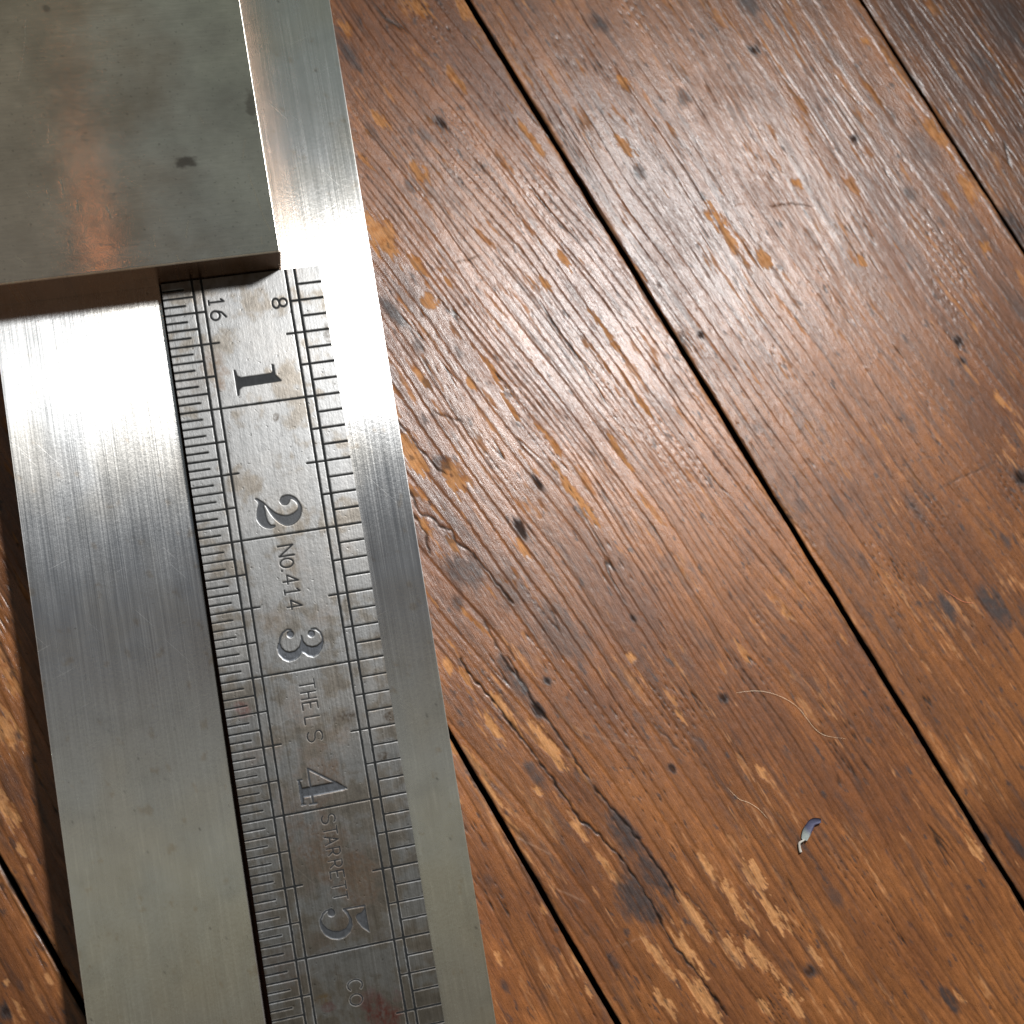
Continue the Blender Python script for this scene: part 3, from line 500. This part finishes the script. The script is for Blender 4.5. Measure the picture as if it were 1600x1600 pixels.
# small stamped lettering, single strokes in a unit box (across, up)
def arc(cx, cy, rx_, ry_, a0, a1, n=12): return [(cx + rx_ * math.cos(math.radians(a0 + (a1 - a0) * i / n)), cy + ry_ * math.sin(math.radians(a0 + (a1 - a0) * i / n))) for i in range(n + 1)]
LET = {'N': [[(0, 0), (0, 1), (1, 0), (1, 1)]], 'O': [arc(.5, .5, .5, .5, 0, 360, 20)], '.': [[(.4, .04), (.6, .04)]], '4': [[(.72, 0), (.72, 1), (0, .3), (1, .3)]],
       '1': [[(.15, .82), (.5, 1), (.5, 0)], [(.2, 0), (.8, 0)]], 'T': [[(0, 1), (1, 1)], [(.5, 1), (.5, 0)]], 'H': [[(0, 0), (0, 1)], [(1, 0), (1, 1)], [(0, .5), (1, .5)]],
       'E': [[(1, 1), (0, 1), (0, 0), (1, 0)], [(0, .52), (.8, .52)]], 'L': [[(0, 1), (0, 0), (1, 0)]],
       'S': [arc(.5, .75, .5, .25, 30, 270, 10) + arc(.5, .25, .5, .25, 90, -150, 10)], 'A': [[(0, 0), (.5, 1), (1, 0)], [(.2, .35), (.8, .35)]],
       'R': [[(0, 0), (0, 1)] + arc(.45, .74, .5, .26, 90, -90, 8) + [(0, .48)], [(.45, .48), (.95, .1)]], 'C': [arc(.55, .5, .55, .5, 45, 315, 16)],
       '6': [arc(.5, .3, .5, .3, 0, 360, 18), [(.02, .36), (.2, .75), (.75, 1)]], '8': [arc(.5, .74, .42, .26, 0, 360, 16), arc(.5, .24, .5, .24, 0, 360, 16)]}
def inscription(label, x0, x1, letters, wdt=.0092, tone=.05, lean=0.):
    pid = len(parts) + 1; parts[pid] = ('inscription', label)
    for ch, ya, yb in letters:
        top = x0 + (x1 - x0) * (.86 if ch == 'O' else 1)
        for st in LET[ch]:
            pts = [(x0 + (top - x0) * b_ + lean * a_, ya + (yb - ya) * a_) for a_, b_ in st]; ar = np.array(pts)
            engrave('', ar[:, 0].min(), ar[:, 0].max(), ar[:, 1].min(), ar[:, 1].max(), stroke(pts, wdt), tone, pid=pid)
inscription('small stamped number 16', .326, .436, [('1', .160, .212), ('6', .255, .325)], .0110)
inscription('small stamped number 8', .790, .898, [('8', .216, .290)], .0110)
inscription('stamped lettering NO.414', .547, .657, [('N', 2.084, 2.160), ('O', 2.180, 2.245), ('.', 2.248, 2.282), ('4', 2.302, 2.368), ('1', 2.400, 2.456), ('4', 2.488, 2.556)])
inscription('stamped lettering THE L S', .545, .655, [('T', 3.080, 3.146), ('H', 3.166, 3.214), ('E', 3.242, 3.292), ('L', 3.346, 3.396), ('S', 3.450, 3.524)], .0084)
inscription('faint stamped lettering STARRETT', .553, .650, [('S', 4.052, 4.112), ('T', 4.136, 4.194), ('A', 4.206, 4.262), ('R', 4.290, 4.340), ('R', 4.376, 4.426), ('E', 4.452, 4.502), ('T', 4.530, 4.586), ('T', 4.604, 4.656)], .0080)
inscription('stamped lettering CO', .552, .656, [('C', 5.214, 5.284), ('O', 5.312, 5.388)], .0084)

dmm = D * IN
depth = .09 * sstep(.055, -.075, dmm)
def blur(a):
    for ax in (0, 1):
        q = np.pad(a, [(1, 1) if i == ax else (0, 0) for i in range(2)], mode='edge')
        a = .25 * np.take(q, range(0, a.shape[ax]), ax) + .5 * a + .25 * np.take(q, range(2, a.shape[ax] + 2), ax)
    return a
depth = blur(depth)
xm, ym = RX * IN, RY * IN
pl = fbm(xm / .55, ym / 1.3, 510, 3); ph = fbm(xm / .25, ym / .5, 511, 2)
lip = .008 * np.exp(-((dmm - .09) / .07) ** 2) * sstep(-.1, .4, fbm(xm / .5, ym / .5, 515, 2))
pits = sstep(.45, .60, fbm(xm / .9, ym / .9, 512, 3))
HZ = RULE_Z - depth + .006 * pl + .003 * ph + lip - .02 * pits
inside = sstep(.10, .0, dmm)
n_low = fbm(xm / 9, ym / 9, 513, 4); n_mid = fbm(xm / 2.2, ym / 2.4, 514, 4); n_f = fbm(xm / .6, ym / .8, 516, 3)
tone = np.ones(RX.shape + (3,)) * (1 + .06 * pl + .06 * ph - .16 * sstep(-.1, .5, n_mid) - .14 * sstep(-.1, .4, n_low))[..., None]
tone = tone * mix(np.ones(3), np.array((.86, .76, .64)), (.75 * sstep(.02, .40, n_low + .5 * n_mid + .22 * sstep(2.4, 4.2, RY)))[..., None])
RC = {'red': (.42, .15, .12), 'brn': (.40, .29, .215), 'drk': (.20, .16, .125), 'yel': (.42, .27, .10)}
rrough = np.zeros_like(RX)
for fx, fy, rx_, ry_, s, kd in RUST:
    q = np.hypot((RX - fx) / rx_, (RY - fy) / ry_) + 1.0 * n_mid + .45 * n_f
    m_ = s * sstep(1.25, .55, q) * np.clip(.8 + .9 * n_f, .2, 1.1)
    tone = mix(tone, np.array(RC[kd]) * 1.15, np.clip(m_ * .9, 0, 1)[..., None]); rrough = np.maximum(rrough, .14 * m_)
tone = tone * (1 - .35 * pits)[..., None]
fill = mix(np.array((.050, .053, .056)), np.array((.46, .49, .55)), FLOORT[..., None]) * (1 + .3 * n_f)[..., None]  # numeral floors: the light they reflect is painted as lighter blue-grey
core = np.where(FLOORT > .55, sstep(.05, -.02, dmm), inside)
tone = mix(tone, fill, core[..., None]); rim = np.exp(-((dmm + .03) / .05) ** 2) * (FLOORT > .2); tone = tone * (1 - .5 * rim)[..., None]
rrough = rrough + .10 * inside * (1 - .6 * FLOORT)
inkf = (sstep(.15, .04, dmm) * (1 - np.clip(FLOORT * 1.3, 0, 1))).ravel(); inkf[np.isnan(inkf)] = 0
# straight-edge wear
gx = np.gradient(HZ, xm[:, 0], axis=0); gy = np.gradient(HZ, ym[0], axis=1)
nrm = np.stack([-gx, gy, np.ones_like(gx)], -1); nrm /= np.linalg.norm(nrm, axis=-1, keepdims=True)
verts = np.stack([xm * .001, -ym * .001, HZ * .001], -1).reshape(-1, 3); nrm = nrm.reshape(-1, 3)
q4 = grid_quads(*RX.shape)
ctr = np.stack([PID[:-1, :-1].ravel(), PID[1:, :-1].ravel(), PID[:-1, 1:].ravel(), PID[1:, 1:].ravel()], 1)
fid = ctr.max(1)
tone_f = np.clip(tone.reshape(-1, 3), .02, 1.5); rr_f = np.clip(rrough, -.1, .5).ravel()
rule = tag(bpy.data.objects.new('steel_rule', None), 'engraved steel inch rule numbered 1 to 5 lying lengthwise on the bar', 'steel rule'); col.objects.link(rule)
rule.location = P(RW / 2 * IN, RL / 2 * IN, BAR_Z)
off = np.array(rule.location)
def sub(name, faces, label=None, vx=None):
    used, inv = np.unique(q4[faces].ravel(), return_inverse=True)
    me = raw_mesh(name, verts[used] - off, inv.reshape(-1, 4), tone_f[used], {'rough': rr_f[used], 'ink': inkf[used]}, nrm[used], M_RULE)
    o = link(name, me, rule)
    if label: o['label'] = label
    return o
order = np.argsort(fid, kind='stable'); sf = fid[order]
sub('body', order[:np.searchsorted(sf, 1)])
for pid, (nm, lb) in parts.items():
    a_, b_ = np.searchsorted(sf, (pid, pid + 1))
    if b_ > a_: sub(nm, order[a_:b_], lb)
# edges and underside of the rule
n, m = RX.shape; idx = np.arange(n * m).reshape(n, m)
ring = np.concatenate([idx[:, 0], idx[-1, 1:], idx[::-1, -1][1:], idx[0, ::-1][1:-1]])
top = verts[ring]; bot = top.copy(); bot[:, 2] = (BAR_Z + .03) * .001
k = len(ring); j = np.arange(k); jn = (j + 1) % k
me = raw_mesh('edge', np.concatenate([top, bot]) - off, np.stack([j, jn, k + jn, k + j], 1), np.full((2 * k, 3), .55), {'rough': np.full(2 * k, .12)}, None, M_RULE, smooth=False)
link('edge', me, rule)

# ------------------------------------------------------------------ small litter on the boards
w = NT('dried_petal'); tcn = w.attr('tint'); w.l(tcn.outputs['Color'], w.p.inputs['Base Color']); w.p.inputs['Roughness'].default_value = .6
nn = w.noise(w.coords(2500, 2500, 2500), 3); w.l(w.bump(nn, .0001, .6), w.p.inputs['Normal']); M_PETAL = w.m
w = NT('pale_hair'); w.p.inputs['Roughness'].default_value = .35; nn = w.noise(w.coords(900, 900, 900), 2)
w.l(w.mixc(nn, (.55, .40, .26), (.80, .68, .52)), w.p.inputs['Base Color']); M_HAIR = w.m
w = NT('red_fibre'); nn = w.noise(w.coords(900, 900, 900), 2); w.l(w.mixc(nn, (.45, .10, .05), (.62, .25, .14)), w.p.inputs['Base Color']); M_RED = w.m

def spline(pts, n=6):
    p = np.array([pts[0]] + list(pts) + [pts[-1]], float); out = []
    for i in range(1, len(p) - 2):
        for k in range(n):
            t = k / n; p0, p1, p2, p3 = p[i - 1:i + 3]
            out.append(.5 * (2 * p1 + (p2 - p0) * t + (2 * p0 - 5 * p1 + 4 * p2 - p3) * t * t + (3 * p1 - p0 - 3 * p2 + p3) * t ** 3))
    out.append(p[-2]); return np.array(out)
def petal():
    # a small curled petal scrap: blade (violet to white) and a pale stalk
    c = spline(PETAL[:5], 5); n = len(c); s = np.linspace(0, 1, n); width = 1.05 * np.sin(np.pi * np.clip(s * .86 + .06, 0, 1)) ** .7 + .12
    width[-1] = .5; tng = np.gradient(c, axis=0); tng /= np.linalg.norm(tng, axis=1, keepdims=True); nr = np.stack([-tng[:, 1], tng[:, 0]], 1)
    ro = []; cc = []
    for side in (1, -1):
        for q in np.linspace(-1, 1, 7):
            zz = .55 + .22 * q * q + .18 * np.sin(s * 5) + .30 * q * np.sin(s * 4 + .5) + side * .04
            p = c + nr * (q * width * .82)[:, None]; ro.append(np.stack([p[:, 0], p[:, 1], zz], 1))
            violet = np.array((.048, .050, .088)); dark = np.array((.035, .020, .040)); white = np.array((.155, .175, .165))
            f_ = sstep(.55, .80, s + .06 * q)[:, None]; g_ = sstep(.6, 1, abs(q))
            cc.append((violet * (1 - g_) + dark * g_) * (1 - f_) + white * f_)
    G = np.array(ro); faces = []
    def at_(i, j): return i * n + j
    for i in range(6):
        for j in range(n - 1):
            faces.append((at_(i, j), at_(i, j + 1), at_(i + 1, j + 1), at_(i + 1, j)))
            faces.append((at_(7 + i, j), at_(8 + i, j), at_(8 + i, j + 1), at_(7 + i, j + 1)))
    for e in (0, 6):
        for j in range(n - 1): faces.append((at_(e, j), at_(7 + e, j), at_(7 + e, j + 1), at_(e, j + 1)))
    for j in (0, n - 1):
        for i in range(6): faces.append((at_(i, j), at_(i + 1, j), at_(8 + i, j), at_(7 + i, j)))
    return G.reshape(-1, 3), faces, np.array(cc).reshape(-1, 3)
def tube(pts, r, sides=6, lift=None):
    pts = np.asarray(pts, float); n = len(pts); tg = np.gradient(pts, axis=0); tg /= np.linalg.norm(tg, axis=1, keepdims=True) + 1e-9
    sd = np.cross(tg, (0, 0, 1)); sd /= np.linalg.norm(sd, axis=1, keepdims=True) + 1e-9; up_ = np.cross(sd, tg)
    rad = np.asarray(r) * np.ones(n); V = []
    for i in range(n):
        for k in range(sides):
            a_ = 2 * math.pi * k / sides; V.append(pts[i] + rad[i] * (math.cos(a_) * sd[i] + math.sin(a_) * up_[i]))
    F = [(i * sides + k, i * sides + (k + 1) % sides, (i + 1) * sides + (k + 1) % sides, (i + 1) * sides + k) for i in range(n - 1) for k in range(sides)]
    return np.array(V), F
def flip(V): V = np.asarray(V); return np.stack([V[:, 0] * .001, -V[:, 1] * .001, V[:, 2] * .001], 1)
V, F, Cc = petal(); ctr_ = np.array([PETAL[2][0], PETAL[2][1], .0])
pe = tag(bpy.data.objects.new('petal_scrap', None), 'tiny curled violet and white petal scrap on the brown floor board', 'petal'); col.objects.link(pe); pe.location = P(*ctr_)
link('petal_blade', raw_mesh('petal_blade', flip(V - ctr_), F, Cc, None, None, M_PETAL), pe)
st = spline([(*PETAL[4], .7), (*PETAL[5], .45), ((PETAL[5][0] + PETAL[6][0]) / 2 - .1, (PETAL[5][1] + PETAL[6][1]) / 2, .35), (*PETAL[6], .35)], 5)
V, F = tube(st, np.interp(np.linspace(0, 1, len(st)), (0, .3, .7, 1), (.16, .26, .30, .34)), 8)
link('petal_stalk', raw_mesh('petal_stalk', flip(V - ctr_), F, np.full((len(V), 3), .28) * np.array((1, .93, .82)), None, None, M_PETAL), pe)
HL = [('long curved pale hair lying on the middle floor board', M_HAIR, .027), ('short pale hair beside the petal scrap', M_HAIR, .024), ('short reddish fibre beside a black stain on the right floor board', M_RED, .034)]
for (lb, mt_, r_), pts in zip(HL, HAIRS):
    c = spline(pts, 6); zz = .16 + .10 * np.sin(np.linspace(0, 7, len(c))) ** 2
    V, F = tube(np.stack([c[:, 0], c[:, 1], zz], 1), np.interp(np.linspace(0, 1, len(c)), (0, .15, .85, 1), (.4, 1, 1, .3)) * r_, 6)
    o = link('hair' if mt_ is M_HAIR else 'fibre', raw_mesh('hair', flip(V), F, None, None, None, mt_)); tag(o, lb, 'hair' if mt_ is M_HAIR else 'fibre')
